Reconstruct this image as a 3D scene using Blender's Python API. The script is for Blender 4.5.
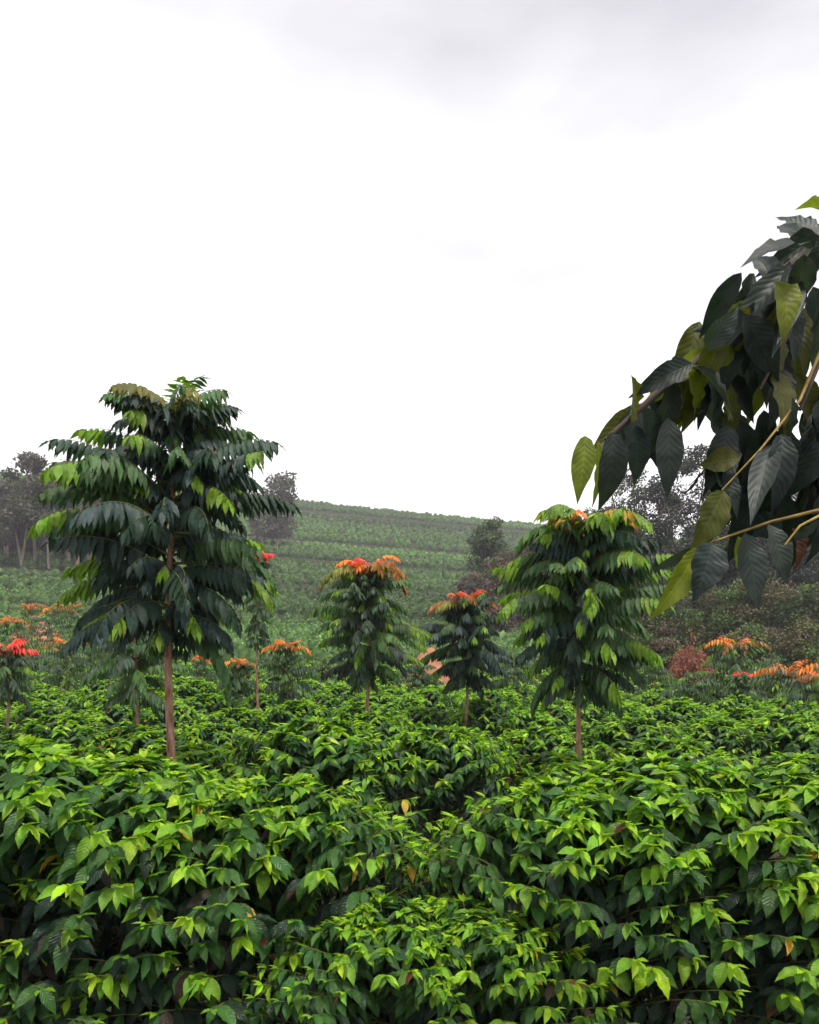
import bpy, math, random
import numpy as np

for o in list(bpy.data.objects):
    bpy.data.objects.remove(o)
SC = bpy.context.scene
COL = SC.collection
R = math.radians

# ------------------------------------------------------------------ camera, sky, sun, exposure
F, HX, HY, CZ = 709.0, 409.5, 675.0, 2.1           # focal length and horizon in pixels of the 819 x 1024 picture
cam_d = bpy.data.cameras.new("camera")
cam = bpy.data.objects.new("camera", cam_d)
COL.objects.link(cam)
cam.location = (0, 0, CZ)
cam.rotation_euler = (R(90), 0, 0)
cam_d.sensor_fit = 'HORIZONTAL'
cam_d.sensor_width = 36.0
cam_d.lens = 36.0 * F / 819.0
cam_d.shift_y = (HY - 512.0) / 819.0
cam_d.clip_start = 0.05
cam_d.clip_end = 5000
SC.camera = cam

SUN_EL, SUN_AZ = R(72), R(135)                       # high, over the viewer's right shoulder
world = bpy.data.worlds.new("World")
SC.world = world
world.use_nodes = True
wn, wl = world.node_tree.nodes, world.node_tree.links
wn.clear()
w_out = wn.new('ShaderNodeOutputWorld')
w_bg = wn.new('ShaderNodeBackground')
w_sky = wn.new('ShaderNodeTexSky')
w_sky.sky_type = 'NISHITA'
w_sky.sun_disc = False
w_sky.sun_elevation = SUN_EL
w_sky.sun_rotation = SUN_AZ
w_sky.dust_density = 4.0
w_sky.air_density = 1.0
w_mix = wn.new('ShaderNodeMix'); w_mix.data_type = 'RGBA'
w_noise = wn.new('ShaderNodeTexNoise'); w_noise.inputs['Scale'].default_value = 1.15; w_noise.inputs['Detail'].default_value = 5
w_tc = wn.new('ShaderNodeTexCoord')
w_map = wn.new('ShaderNodeMapping'); w_map.inputs['Scale'].default_value = (1, 1, 3.0)
w_ramp = wn.new('ShaderNodeValToRGB')
w_ramp.color_ramp.elements[0].position = 0.3; w_ramp.color_ramp.elements[0].color = (4.2, 4.15, 4.5, 1)
w_ramp.color_ramp.elements[1].position = 0.68; w_ramp.color_ramp.elements[1].color = (11.0, 10.8, 10.9, 1)
wl.new(w_tc.outputs['Generated'], w_map.inputs['Vector'])
wl.new(w_map.outputs['Vector'], w_noise.inputs['Vector'])
w_sep = wn.new('ShaderNodeSeparateXYZ'); wl.new(w_tc.outputs['Generated'], w_sep.inputs[0])
w_ma = wn.new('ShaderNodeMath'); w_ma.operation = 'MULTIPLY_ADD'; w_ma.inputs[1].default_value = -0.72; w_ma.inputs[2].default_value = 0.42
wl.new(w_sep.outputs['Z'], w_ma.inputs[0])
w_ad = wn.new('ShaderNodeMath'); w_ad.operation = 'ADD'; wl.new(w_ma.outputs[0], w_ad.inputs[0]); wl.new(w_noise.outputs['Fac'], w_ad.inputs[1])
wl.new(w_ad.outputs[0], w_ramp.inputs['Fac'])
w_mix.inputs['Factor'].default_value = 0.9         # a nearly closed white overcast
wl.new(w_sky.outputs['Color'], w_mix.inputs['A'])
wl.new(w_ramp.outputs['Color'], w_mix.inputs['B'])
wl.new(w_mix.outputs['Result'], w_bg.inputs['Color'])
w_bg.inputs['Strength'].default_value = 0.085
wl.new(w_bg.outputs['Background'], w_out.inputs['Surface'])

sun_d = bpy.data.lights.new("sun", 'SUN')
sun_d.energy = 2.7
sun_d.angle = R(14)
sun_d.color = (1.0, 0.95, 0.84)
sun = bpy.data.objects.new("sun", sun_d)
COL.objects.link(sun)
sun.rotation_euler = (R(90) - SUN_EL, 0, math.pi - SUN_AZ)
sun.location = (0, 0, 120)

SC.view_settings.view_transform = 'Standard'
SC.view_settings.look = 'None'
SC.view_settings.exposure = 0.8
SC.view_settings.gamma = 1.0
SC.view_settings.use_curve_mapping = False
SC.render.engine = 'CYCLES'
cy = SC.cycles
cy.max_bounces = 6; cy.diffuse_bounces = 3; cy.glossy_bounces = 2; cy.transmission_bounces = 3
cy.volume_bounces = 1; cy.transparent_max_bounces = 4
cy.use_denoising = True
cy.sample_clamp_indirect = 4.0


# ------------------------------------------------------------------ helpers
def px(p, d):                                       # metres to the side of the axis
    return (p - HX) / F * d


def pz(p, d):
    return CZ + (HY - p) / F * d


def rot_unit(v):
    n = np.linalg.norm(v, axis=-1, keepdims=True)
    return v / np.maximum(n, 1e-9)


def tag(o, label=None, cat=None, group=None, kind=None):
    if label: o['label'] = label
    if cat: o['category'] = cat
    if group: o['group'] = group
    if kind: o['kind'] = kind
    return o


def empty(name, loc, rz=0):
    o = bpy.data.objects.new(name, None)
    o.empty_display_size = 0.2
    o.location = loc
    o.rotation_euler = (0, 0, rz)
    COL.objects.link(o)
    return o


def make_mesh(name, verts, quads, mat, parent=None, uv=None, col=None, smooth=True, tris=None):
    me = bpy.data.meshes.new(name)
    nv = len(verts)
    nq = len(quads)
    me.vertices.add(nv)
    me.vertices.foreach_set('co', np.ascontiguousarray(verts, dtype=np.float32).ravel())
    me.loops.add(nq * 4)
    me.polygons.add(nq)
    q = np.ascontiguousarray(quads, dtype=np.int32)
    me.loops.foreach_set('vertex_index', q.ravel())
    me.polygons.foreach_set('loop_start', np.arange(0, nq * 4, 4, dtype=np.int32))
    me.polygons.foreach_set('loop_total', np.full(nq, 4, dtype=np.int32))
    me.polygons.foreach_set('use_smooth', np.full(nq, smooth, dtype=bool))
    if uv is not None:
        l = me.uv_layers.new(name='UVMap')
        l.data.foreach_set('uv', np.ascontiguousarray(uv[q.ravel()], dtype=np.float32).ravel())
    if col is not None:
        a = me.color_attributes.new('tone', 'FLOAT_COLOR', 'POINT')
        c = np.ones((nv, 4), dtype=np.float32); c[:, :3] = col
        a.data.foreach_set('color', c.ravel())
    me.update(calc_edges=True)
    me.validate()
    if mat: me.materials.append(mat)
    o = bpy.data.objects.new(name, me)
    COL.objects.link(o)
    if parent: o.parent = parent
    return o


# ---- leaf templates: rows along u, columns across v
def template(nu, nv, wavy=0.0, tip=1.0):
    us = np.linspace(0, 1, nu + 1)
    vs = np.linspace(-1, 1, nv + 1)
    U, V = np.meshgrid(us, vs, indexing='ij')
    prof = np.sin(np.pi * np.clip(U, 0, 1) ** 0.85) ** 0.8 * (1 - 0.25 * U ** 3 * tip) + 0.02
    prof = prof * (1 - 0.45 * U ** 5) * (1 - .12 * np.clip((U - .62) / .38, 0, 1)); prof[U > 0.999] = 0.01
    q = []
    for i in range(nu):
        for j in range(nv):
            a = i * (nv + 1) + j
            q.append((a, a + 1, a + nv + 2, a + nv + 1))
    return U.ravel(), V.ravel(), prof.ravel(), np.array(q), wavy


T_HI = template(12, 4, 0.08)
T_MID = template(6, 2, 0.03)
T_LOW = template(3, 2)
T_FAR = template(2, 1)


class Leaves:
    def __init__(s):
        s.a = []

    def add(s, p, d, n, L, W, c, bend=0.25, fold=0.35):
        s.a.append((*p, *d, *n, L, W, *c, bend, fold))

    def extend(s, arr):
        s.a.extend(arr)

    def build(s, name, mat, tmpl, parent=None, seed=0):
        A = np.array(s.a, dtype=np.float64)
        U, V, P, Q, wavy = tmpl
        rng = np.random.default_rng(seed)
        p, d, n = A[:, 0:3], rot_unit(A[:, 3:6]), A[:, 6:9]
        n = rot_unit(n - d * (n * d).sum(1, keepdims=True))
        sd = np.cross(d, n)
        L, W, c, bend, fold = A[:, 9:10], A[:, 10:11], A[:, 11:14], A[:, 14:15], A[:, 15:16]
        N, M = len(A), len(U)
        ph = rng.uniform(0, 6.28, (N, 1))
        # a leaf also twists a little about its midrib
        tw = rng.normal(0, 0.5, (N, 1)) * U[None]
        x = W * P[None] * V[None] * 0.5
        h = fold * np.abs(x) * 1.0 + wavy * W * np.abs(V[None]) * np.sin(U[None] * 26 + ph) * P[None]
        xs = x * np.cos(tw) - h * np.sin(tw)
        hs = x * np.sin(tw) + h * np.cos(tw)
        ang = bend * 2 * U[None]
        along = L * np.where(np.abs(bend) > 1e-3, np.sin(ang) / np.maximum(np.abs(bend * 2), 1e-3) * np.sign(bend + 1e-9), U[None])
        down = -L * (1 - np.cos(ang)) / np.maximum(np.abs(bend * 2), 1e-3)
        v = (p[:, None, :] + d[:, None, :] * along[..., None] + n[:, None, :] * (down + hs)[..., None] + sd[:, None, :] * xs[..., None])
        quads = (Q[None] + (np.arange(N) * M)[:, None, None]).reshape(-1, 4)
        uv = np.stack([np.broadcast_to(U, (N, M)), np.broadcast_to(V * 0.5 + 0.5, (N, M))], -1).reshape(-1, 2)
        col = np.repeat(c, M, axis=0)
        return make_mesh(name, v.reshape(-1, 3), quads, mat, parent, uv, col)


class Tubes:
    def __init__(s):
        s.v = []; s.q = []; s.n = 0

    def add(s, pts, r0, r1=None, sides=5, rad=None):
        pts = np.asarray(pts, dtype=float)
        k = len(pts)
        if rad is None:
            rad = np.linspace(r0, r0 if r1 is None else r1, k)
        t = np.gradient(pts, axis=0)
        t = rot_unit(t)
        ref = np.array([0.13, 0.21, 1.0]) if abs(t[:, 2].mean()) < 0.8 else np.array([1.0, 0.2, 0.1])
        a = rot_unit(np.cross(t, ref)); b = np.cross(t, a)
        th = np.linspace(0, 2 * np.pi, sides, endpoint=False)
        ring = (pts[:, None] + (a[:, None] * np.cos(th)[None, :, None] + b[:, None] * np.sin(th)[None, :, None]) * rad[:, None, None])
        s.v.append(ring.reshape(-1, 3))
        for i in range(k - 1):
            for j in range(sides):
                j2 = (j + 1) % sides
                s.q.append((s.n + i * sides + j, s.n + i * sides + j2, s.n + (i + 1) * sides + j2, s.n + (i + 1) * sides + j))
        s.n += k * sides

    def build(s, name, mat, parent=None):
        return make_mesh(name, np.concatenate(s.v), np.array(s.q), mat, parent)


# ------------------------------------------------------------------ materials
def new_mat(name):
    m = bpy.data.materials.new(name)
    m.use_nodes = True
    nt = m.node_tree
    for n in list(nt.nodes):
        nt.nodes.remove(n)
    return m, nt, nt.nodes.new('ShaderNodeOutputMaterial')


def math_node(nt, op, a, b=None, c=None):
    n = nt.nodes.new('ShaderNodeMath'); n.operation = op
    for i, x in enumerate((a, b, c)):
        if x is None: continue
        if isinstance(x, (int, float)): n.inputs[i].default_value = x
        else: nt.links.new(x, n.inputs[i])
    return n.outputs[0]


def leaf_material(name, rough=0.42, trans=0.3, veins=8.0, vein_gain=0.55, bump=0.25, detail=True):
    m, nt, out = new_mat(name)
    att = nt.nodes.new('ShaderNodeAttribute'); att.attribute_name = 'tone'
    bs = nt.nodes.new('ShaderNodeBsdfPrincipled')
    tr = nt.nodes.new('ShaderNodeBsdfTranslucent')
    mx = nt.nodes.new('ShaderNodeMixShader'); mx.inputs[0].default_value = trans
    bs.inputs['Roughness'].default_value = rough
    bs.inputs['Specular IOR Level'].default_value = 0.32
    col = att.outputs['Color']
    if detail:
        uv = nt.nodes.new('ShaderNodeUVMap')
        sp = nt.nodes.new('ShaderNodeSeparateXYZ'); nt.links.new(uv.outputs[0], sp.inputs[0])
        av = math_node(nt, 'ABSOLUTE', math_node(nt, 'SUBTRACT', sp.outputs['Y'], 0.5))
        mid = math_node(nt, 'SUBTRACT', 1.0, math_node(nt, 'SMOOTH_MIN', math_node(nt, 'MULTIPLY', av, 22.0), 1.0, 0.2))
        # side veins sweep forward from the midrib
        ph = math_node(nt, 'SUBTRACT', sp.outputs['X'], math_node(nt, 'MULTIPLY', av, 0.42))
        fr = math_node(nt, 'FRACT', math_node(nt, 'MULTIPLY', ph, veins))
        tri = math_node(nt, 'ABSOLUTE', math_node(nt, 'SUBTRACT', fr, 0.5))
        side = math_node(nt, 'MAXIMUM', math_node(nt, 'SUBTRACT', 1.0, math_node(nt, 'MULTIPLY', tri, 8.0)), 0.0)
        vein = math_node(nt, 'MAXIMUM', mid, math_node(nt, 'MULTIPLY', side, 0.55))
        ns = nt.nodes.new('ShaderNodeTexNoise'); ns.inputs['Scale'].default_value = 30; ns.inputs['Detail'].default_value = 4
        tc = nt.nodes.new('ShaderNodeTexCoord'); nt.links.new(tc.outputs['Object'], ns.inputs['Vector'])
        mr = nt.nodes.new('ShaderNodeMapRange')
        mr.inputs[1].default_value = 0.3; mr.inputs[2].default_value = 0.75
        mr.inputs[3].default_value = 0.72; mr.inputs[4].default_value = 1.25
        nt.links.new(ns.outputs['Fac'], mr.inputs[0])
        gain = math_node(nt, 'MULTIPLY', mr.outputs[0], math_node(nt, 'ADD', 1.0, math_node(nt, 'MULTIPLY', vein, vein_gain)))
        vm = nt.nodes.new('ShaderNodeVectorMath'); vm.operation = 'SCALE'
        nt.links.new(col, vm.inputs[0]); nt.links.new(gain, vm.inputs['Scale'])
        col = vm.outputs[0]
        bp = nt.nodes.new('ShaderNodeBump'); bp.inputs['Strength'].default_value = bump; bp.inputs['Distance'].default_value = 0.004
        nt.links.new(math_node(nt, 'MULTIPLY', math_node(nt, 'SUBTRACT', tri, math_node(nt, 'MULTIPLY', mid, 0.5)), 1.0), bp.inputs['Height'])
        nt.links.new(bp.outputs[0], bs.inputs['Normal'])
        rr = nt.nodes.new('ShaderNodeMapRange')
        rr.inputs[3].default_value = rough - 0.1; rr.inputs[4].default_value = rough + 0.16
        nt.links.new(ns.outputs['Fac'], rr.inputs[0]); nt.links.new(rr.outputs[0], bs.inputs['Roughness'])
    nt.links.new(col, bs.inputs['Base Color'])
    vt = nt.nodes.new('ShaderNodeVectorMath'); vt.operation = 'MULTIPLY'
    vt.inputs[1].default_value = (1.5, 1.7, 0.7)
    nt.links.new(col, vt.inputs[0]); nt.links.new(vt.outputs[0], tr.inputs['Color'])
    nt.links.new(bs.outputs[0], mx.inputs[1]); nt.links.new(tr.outputs[0], mx.inputs[2])
    nt.links.new(mx.outputs[0], out.inputs['Surface'])
    return m


def noise_material(name, cols, scale=6.0, rough=0.9, bump=0.4, dist=0.02, stretch=(1, 1, 1), detail=8):
    m, nt, out = new_mat(name)
    bs = nt.nodes.new('ShaderNodeBsdfPrincipled'); bs.inputs['Roughness'].default_value = rough
    bs.inputs['Specular IOR Level'].default_value = 0.2
    tc = nt.nodes.new('ShaderNodeTexCoord')
    mp = nt.nodes.new('ShaderNodeMapping'); mp.inputs['Scale'].default_value = stretch
    ns = nt.nodes.new('ShaderNodeTexNoise'); ns.inputs['Scale'].default_value = scale; ns.inputs['Detail'].default_value = detail
    rp = nt.nodes.new('ShaderNodeValToRGB')
    els = rp.color_ramp.elements
    n = len(cols)
    els[0].position = 0.28; els[0].color = (*cols[0], 1)
    els[1].position = 0.72; els[1].color = (*cols[-1], 1)
    for i in range(1, n - 1):
        e = els.new(0.28 + 0.44 * i / (n - 1)); e.color = (*cols[i], 1)
    bp = nt.nodes.new('ShaderNodeBump'); bp.inputs['Strength'].default_value = bump; bp.inputs['Distance'].default_value = dist
    nt.links.new(tc.outputs['Object'], mp.inputs[0]); nt.links.new(mp.outputs[0], ns.inputs['Vector'])
    nt.links.new(ns.outputs['Fac'], rp.inputs[0]); nt.links.new(rp.outputs[0], bs.inputs['Base Color'])
    nt.links.new(ns.outputs['Fac'], bp.inputs['Height']); nt.links.new(bp.outputs[0], bs.inputs['Normal'])
    nt.links.new(bs.outputs[0], out.inputs['Surface'])
    return m


M_COFFEE = leaf_material('coffee_leaf', rough=0.42, trans=0.3, veins=9.0, vein_gain=0.35, bump=0.6)
M_LEAFLET = leaf_material('tree_leaflet', rough=0.45, trans=0.24, veins=11.0, vein_gain=0.4, bump=0.5)
M_BIGLEAF = leaf_material('broad_leaf', rough=0.52, trans=0.3, veins=11.0, vein_gain=0.4, bump=0.32)
M_FARLEAF = leaf_material('far_leaf', rough=0.6, trans=0.2, detail=False)
M_BARK = noise_material('grey_red_bark', [(.13, .07, .05), (.30, .15, .10), (.36, .22, .15), (.46, .40, .32)], 30, bump=0.9, dist=0.02, stretch=(1, 1, 0.25))
M_STEM = noise_material('coffee_stem', [(.07, .05, .03), (.14, .11, .06)], 30, stretch=(1, 1, .4))
M_TWIG = noise_material('green_twig', [(.10, .11, .03), (.19, .17, .05)], 40, rough=0.6)
M_EUC = noise_material('pale_bark', [(.22, .15, .12), (.42, .33, .28)], 3, stretch=(1, 1, .2))
M_DARKBARK = noise_material('dark_bark', [(.05, .04, .035), (.12, .09, .075)], 5, stretch=(1, 1, .3))
M_SOIL = noise_material('red_soil', [(.10, .045, .025), (.19, .085, .045), (.26, .12, .065)], 1.7, bump=0.8, dist=0.06)


M_GROUND = noise_material('weedy_soil', [(.016, .020, .010), (.032, .026, .016), (.020, .028, .012), (.075, .040, .026)], .9, bump=0.8, dist=0.06)


# ------------------------------------------------------------------ terrain
def terrain(x, y):
    x = np.asarray(x, dtype=float); y = np.asarray(y, dtype=float)
    d = np.maximum(y, 1.0)
    ang = np.clip(x / np.maximum(d, 40), -0.9, 0.9)
    t = np.maximum(d - 25, 0)
    tc = 222.0
    tt = np.minimum(t, tc)
    z = 0.0348 * tt ** 1.37
    over = np.maximum(t - tc, 0)
    slope = 0.0348 * 1.37 * tc ** 0.37
    z = z + slope * over * np.exp(-over / 14.0) - over * 0.10 * (1 - np.exp(-over / 14.0))
    z = np.maximum(z, 0)
    f = 1 - 0.42 * ang
    gentle = 0.038 * np.clip(d - 6.5, 0, 20) * (1 - 1.1 * ang)   # the plantation floor climbs slightly before the hill
    z = z * f + gentle + 0.3 * np.sin(x * 0.05 + 1.3) * np.sin(y * 0.041) * np.clip((d - 25) / 60, 0, 1)
    return z


ys = np.concatenate([np.linspace(-60, 0, 7), np.linspace(2, 60, 60), np.linspace(62, 320, 120), np.linspace(330, 520, 20)])
xs = np.concatenate([np.linspace(-420, -110, 30), np.linspace(-105, 105, 106), np.linspace(110, 420, 30)])
X, Y = np.meshgrid(xs, ys, indexing='ij')
rng0 = np.random.default_rng(3)
Z = terrain(X, Y) + np.where(Y > 0, rng0.normal(0, 0.02, X.shape), 0)
nx, ny = X.shape
idx = np.arange(nx * ny).reshape(nx, ny)
q = np.stack([idx[:-1, :-1], idx[1:, :-1], idx[1:, 1:], idx[:-1, 1:]], -1).reshape(-1, 4)
ground = make_mesh('ground', np.stack([X, Y, Z], -1).reshape(-1, 3), q, M_GROUND)
tag(ground, kind='structure')


# ------------------------------------------------------------------ coffee bushes
def jit(rng, c, s=0.18):
    g = 1 + rng.normal(0, s)
    return (max(c[0] * g * (1 + rng.normal(0, s * .5)), .003), max(c[1] * g, .004), max(c[2] * g * (1 + rng.normal(0, s * .6)), .002))


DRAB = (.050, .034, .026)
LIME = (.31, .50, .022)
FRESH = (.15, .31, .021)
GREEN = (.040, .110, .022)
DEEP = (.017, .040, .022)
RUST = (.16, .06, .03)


def coffee_bush(seed, H=1.7, RR=0.82, nbr=125, leafL=0.125, tmpl=T_MID, nodes=8, thin=1.0, name='coffee_bush'):
    rng = np.random.default_rng(seed)
    root = empty(name, (0, 0, 0))
    lv, tb, tw = Leaves(), Tubes(), Tubes()
    # two or three stems
    for k in range(3):
        a = rng.uniform(0, 6.28); r = 0.12
        pts = [(r * math.cos(a) * t * 1.2, r * math.sin(a) * t * 1.2, H * 0.93 * t) for t in np.linspace(0, 1, 7)]
        tb.add(pts, 0.022, 0.006, 6)
    lob = rng.uniform(0, 6.28, 4)
    zc = 0.46 * H
    for b in range(nbr):
        t = (b + rng.uniform(0, 1)) / nbr
        az = b * 2.39996 + rng.normal(0, .25)
        # each branch ends on the outline of the hedged bush: steep flanks, rounded top
        if t < .5 and rng.uniform() < .30: continue        # thinner on the flanks, where the dark inside shows
        zt = H * (0.16 + 0.84 * math.sin(t * math.pi / 2) ** .9)
        zt = min(zt, H * .995)
        if zt > zc: rho = (1 - ((zt - zc) / (H - zc)) ** 2.3) ** .5
        else: rho = .80 + .20 * (zt / zc)
        lump = 1 + 0.07 * math.sin(3 * az + lob[0]) + 0.06 * math.sin(5 * az + lob[1] + 6 * t)
        jr = lump * (1 + min(.12, max(-.22, rng.normal(0, .055))))
        end = np.array([RR * rho * jr * math.cos(az), RR * rho * jr * math.sin(az) * .70, zt * (1 + .02 * math.sin(4 * az + lob[2]))])
        rr = math.hypot(end[0], end[1])
        z0 = max(.10, zt - .12 - .48 * rr)
        st = np.array([.04 * math.cos(az), .04 * math.sin(az), z0])
        top = (st + end) / 2 + np.array([0, 0, .10 + .16 * rr * (1 - t) ** .7])
        top[0] = st[0] + (end[0] - st[0]) * .62; top[1] = st[1] + (end[1] - st[1]) * .62
        n = nodes + 2
        tt = np.linspace(0, 1, n + 1)[:, None]
        P3 = (1 - tt) ** 2 * st + 2 * tt * (1 - tt) * top + tt ** 2 * end
        pts = [P3[i] for i in range(n + 1)]
        dd_ = rot_unit(np.gradient(P3, axis=0)); dirs = [dd_[i] for i in range(n + 1)]
        if rr < .12: dirs = [rot_unit(q_ + np.array([0, 0, .8])) for q_ in dirs]
        tb_r = 0.0045
        if tmpl is T_HI or tmpl is T_MID:
            tw.add(pts[::2] + [pts[-1]], tb_r, 0.0015, 3)
        young = rng.uniform(0.6, 1.0) if rng.uniform() < 0.10 + .88 * t ** 1.5 else rng.uniform(0.0, 0.34 + .2 * t)  # young shoots, with overhead light put into the colour: more lime higher up
        blen = max(np.linalg.norm(end - st), .1)
        inner = max(1, int(n * (1 - .42 / blen))) if blen > .45 else 1
        for k in range(inner, n + 1):
            u = k / n
            if rng.uniform() > .95 * thin: continue
            dv = dirs[k]; p = pts[k]
            side = np.cross(dv, (0, 0, 1)); side /= max(np.linalg.norm(side), 1e-6)
            upv = np.cross(side, dv)
            roll = rng.normal(0, .35)
            tipk = max(0.0, (u - 0.70) / 0.30)
            for s in (-1, 1):
                sv = side * math.cos(roll) * s + upv * math.sin(roll) * s
                hang = rng.uniform(.55, 1.25) * (1 - .72 * t ** 1.5)
                dd = sv * (0.75 - 0.2 * tipk) + dv * (0.35 + 0.35 * tipk) + np.array([0, 0, -1]) * hang
                nn = np.array([0, 0, .8]) + dv * .75 + sv * .2 + rng.normal(0, .2, 3)
                L = leafL * rng.uniform(.8, 1.2) * (1.0 - 0.35 * max(0, (u - .9) / .1))
                young_lit = tipk * young
                if young_lit > .62: c = LIME if rng.uniform() < .55 else FRESH
                elif young_lit > .34: c = FRESH
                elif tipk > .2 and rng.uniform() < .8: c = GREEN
                elif t > .55 and rng.uniform() < .8: c = GREEN  # greener near the top: its brighter light is put into the colour
                else: c = DEEP if rng.uniform() < .9 else DRAB  # old inner leaves; on the flanks the shade is painted in as well
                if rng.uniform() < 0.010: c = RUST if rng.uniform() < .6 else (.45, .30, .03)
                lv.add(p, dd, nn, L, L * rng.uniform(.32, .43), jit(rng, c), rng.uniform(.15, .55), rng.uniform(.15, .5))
        if thin > .8:                                   # small new leaves at the growing tip
            dv = dirs[-1]
            for s in (-1, 1):
                side = np.cross(dv, (0, 0, 1))
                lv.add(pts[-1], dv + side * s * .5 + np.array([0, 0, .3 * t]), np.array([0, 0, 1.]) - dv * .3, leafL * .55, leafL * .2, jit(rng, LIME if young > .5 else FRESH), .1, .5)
    tb.build('stem', M_STEM, root)
    if tw.v: tw.build('twigs', M_TWIG, root)
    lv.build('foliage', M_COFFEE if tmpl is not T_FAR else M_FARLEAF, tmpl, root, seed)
    return root


def children(o):
    return [c for c in bpy.data.objects if c.parent == o]


class Proto:
    def __init__(s, root):
        s.root, s.kids, s.used = root, children(root), False
        f = [k for k in s.kids if k.name.startswith('foliage')][0].data
        co = np.zeros(len(f.vertices) * 3); f.vertices.foreach_get('co', co); co = co.reshape(-1, 3)
        s.h = float(np.percentile(co[:, 2], 99.2))
        s.r = float(np.percentile(np.hypot(co[:, 0], co[:, 1]), 97))

    def place(s, loc, rz, rad, h, slim=1.0):
        sc = (rad / s.r, rad / s.r * slim, h / s.h)    # hedged rows: bushes meet along the row, not across it
        rz = (math.pi if rz > 3.14 else 0) + .5 * math.sin(rz * 7)
        if not s.used:
            s.used = True
            r = s.root
        else:
            r = s.root.copy(); COL.objects.link(r)
            for k in s.kids:
                c = k.copy(); c.parent = r; COL.objects.link(c)
        r.location = loc; r.rotation_euler = (0, 0, rz); r.scale = sc
        return r


near = [Proto(coffee_bush(11 + i, tmpl=T_HI, nbr=350, nodes=9, leafL=.103)) for i in range(3)]
mid = [Proto(coffee_bush(31 + i, tmpl=T_MID, nbr=280, nodes=8, leafL=.118)) for i in range(3)]
back = [Proto(coffee_bush(51 + i, tmpl=T_LOW, nbr=190, nodes=6, leafL=.145)) for i in range(2)]
far_ = [Proto(coffee_bush(71 + i, tmpl=T_FAR, nbr=110, nodes=4, leafL=.20, thin=.95)) for i in range(2)]

rng = np.random.default_rng(77)
# front row: pixel column, distance, height of the top in metres, width factor, label
FRONT = [
    (-150, 3.2, 1.74, 1.05, 'tall front-row coffee bush cut by the left edge of the view'),
    (5, 3.05, 1.80, 1.05, 'tall leafy coffee bush in the front row under the red-tipped tree at far left'),
    (140, 3.25, 1.70, 1.00, 'front-row coffee bush that hides the foot of the large dark tree\'s trunk'),
    (275, 3.15, 1.62, .95, 'front-row coffee bush just right of the bare trunk, sloping down to the gap'),
    (388, 2.75, 1.20, .66, 'low coffee bush filling the left side of the dip in the front row'),
    (468, 2.85, 1.16, .66, 'low coffee bush filling the right side of the dip in the front row'),
    (562, 3.15, 1.60, .88, 'front-row coffee bush with drooping leaves just right of the dip'),
    (655, 3.2, 1.70, 1.05, 'broad bright-topped coffee bush in the front row below the middle shade tree'),
    (770, 3.15, 1.66, 1.0, 'front-row coffee bush with lime shoots near the right edge'),
    (920, 3.2, 1.66, 1.05, 'front-row coffee bush cut by the right edge of the view'),
]
for i, (p, d, h, w, lab) in enumerate(FRONT):
    o = near[i % 3].place((px(p, d), d, 0), rng.uniform(0, 6.28), .88 * w, h)
    tag(o, lab, 'coffee bush', 'coffee bushes in the front row')

ORD = ['front', 'second', 'third', 'fourth', 'fifth', 'sixth', 'seventh', 'eighth', 'ninth', 'tenth', 'eleventh', 'twelfth', 'thirteenth']
ROW2 = [(-20, .88), (100, .87), (190, .88), (270, 1.0), (340, 1.03), (425, 1.0), (500, .84), (590, .82), (640, .96), (690, .94), (760, .86), (860, .92)]
rows_d = [5.9, 8.6, 11.2, 13.8, 16.6, 19.6, 22.8, 26.2, 29.6]
nb = 0
for r, d0 in enumerate(rows_d):
    slope = 0.05 * math.sin(r * 1.7)
    half = 0.66 * d0 + 1.2
    sp = 1.02 if d0 < 12 else 1.12
    if d0 > 20: sp = 1.35
    x = -half + rng.uniform(0, .6)
    protos = mid if d0 < 9 else back if d0 < 17 else far_
    seen = 0
    while x < half:
        hs = rng.uniform(1.36, 1.54)
        if r == 0:                                  # second row: lower where the photo opens up
            hs = 1.68 * float(np.interp(HX + x / d0 * F, [q[0] for q in ROW2], [q[1] for q in ROW2])) * rng.uniform(.96, 1.03)
        w = rng.uniform(.78, .98) * (1.15 if d0 > 20 else 1)
        y = d0 + slope * x + rng.uniform(-.18, .18)
        o = protos[rng.integers(len(protos))].place((x, y, float(terrain(x, y))), rng.uniform(0, 6.28), w, hs, .84)
        nb += 1
        grp = 'coffee bushes in the %s row from the front' % ORD[r + 1]
        if r < 3 and abs(x) / d0 * F > 409:
            lab = '%s-row coffee bush from the front, just beyond the %s edge of the view' % (ORD[r + 1], 'left' if x < 0 else 'right')
        elif r < 3:
            lab = 'leafy coffee bush, %s from the left edge in the %s row from the front' % (['first'] [0] if seen == 0 else (ORD + ['fourteenth', 'fifteenth', 'sixteenth', 'seventeenth', 'eighteenth'])[seen], ORD[r + 1])
            seen += 1
        else:
            lab = 'leafy coffee bush in the %s row behind the front hedge of bushes' % ORD[r + 1]
        tag(o, lab, 'coffee bush', grp)
        x += sp * rng.uniform(.88, 1.12)
print('bushes', nb)


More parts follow.
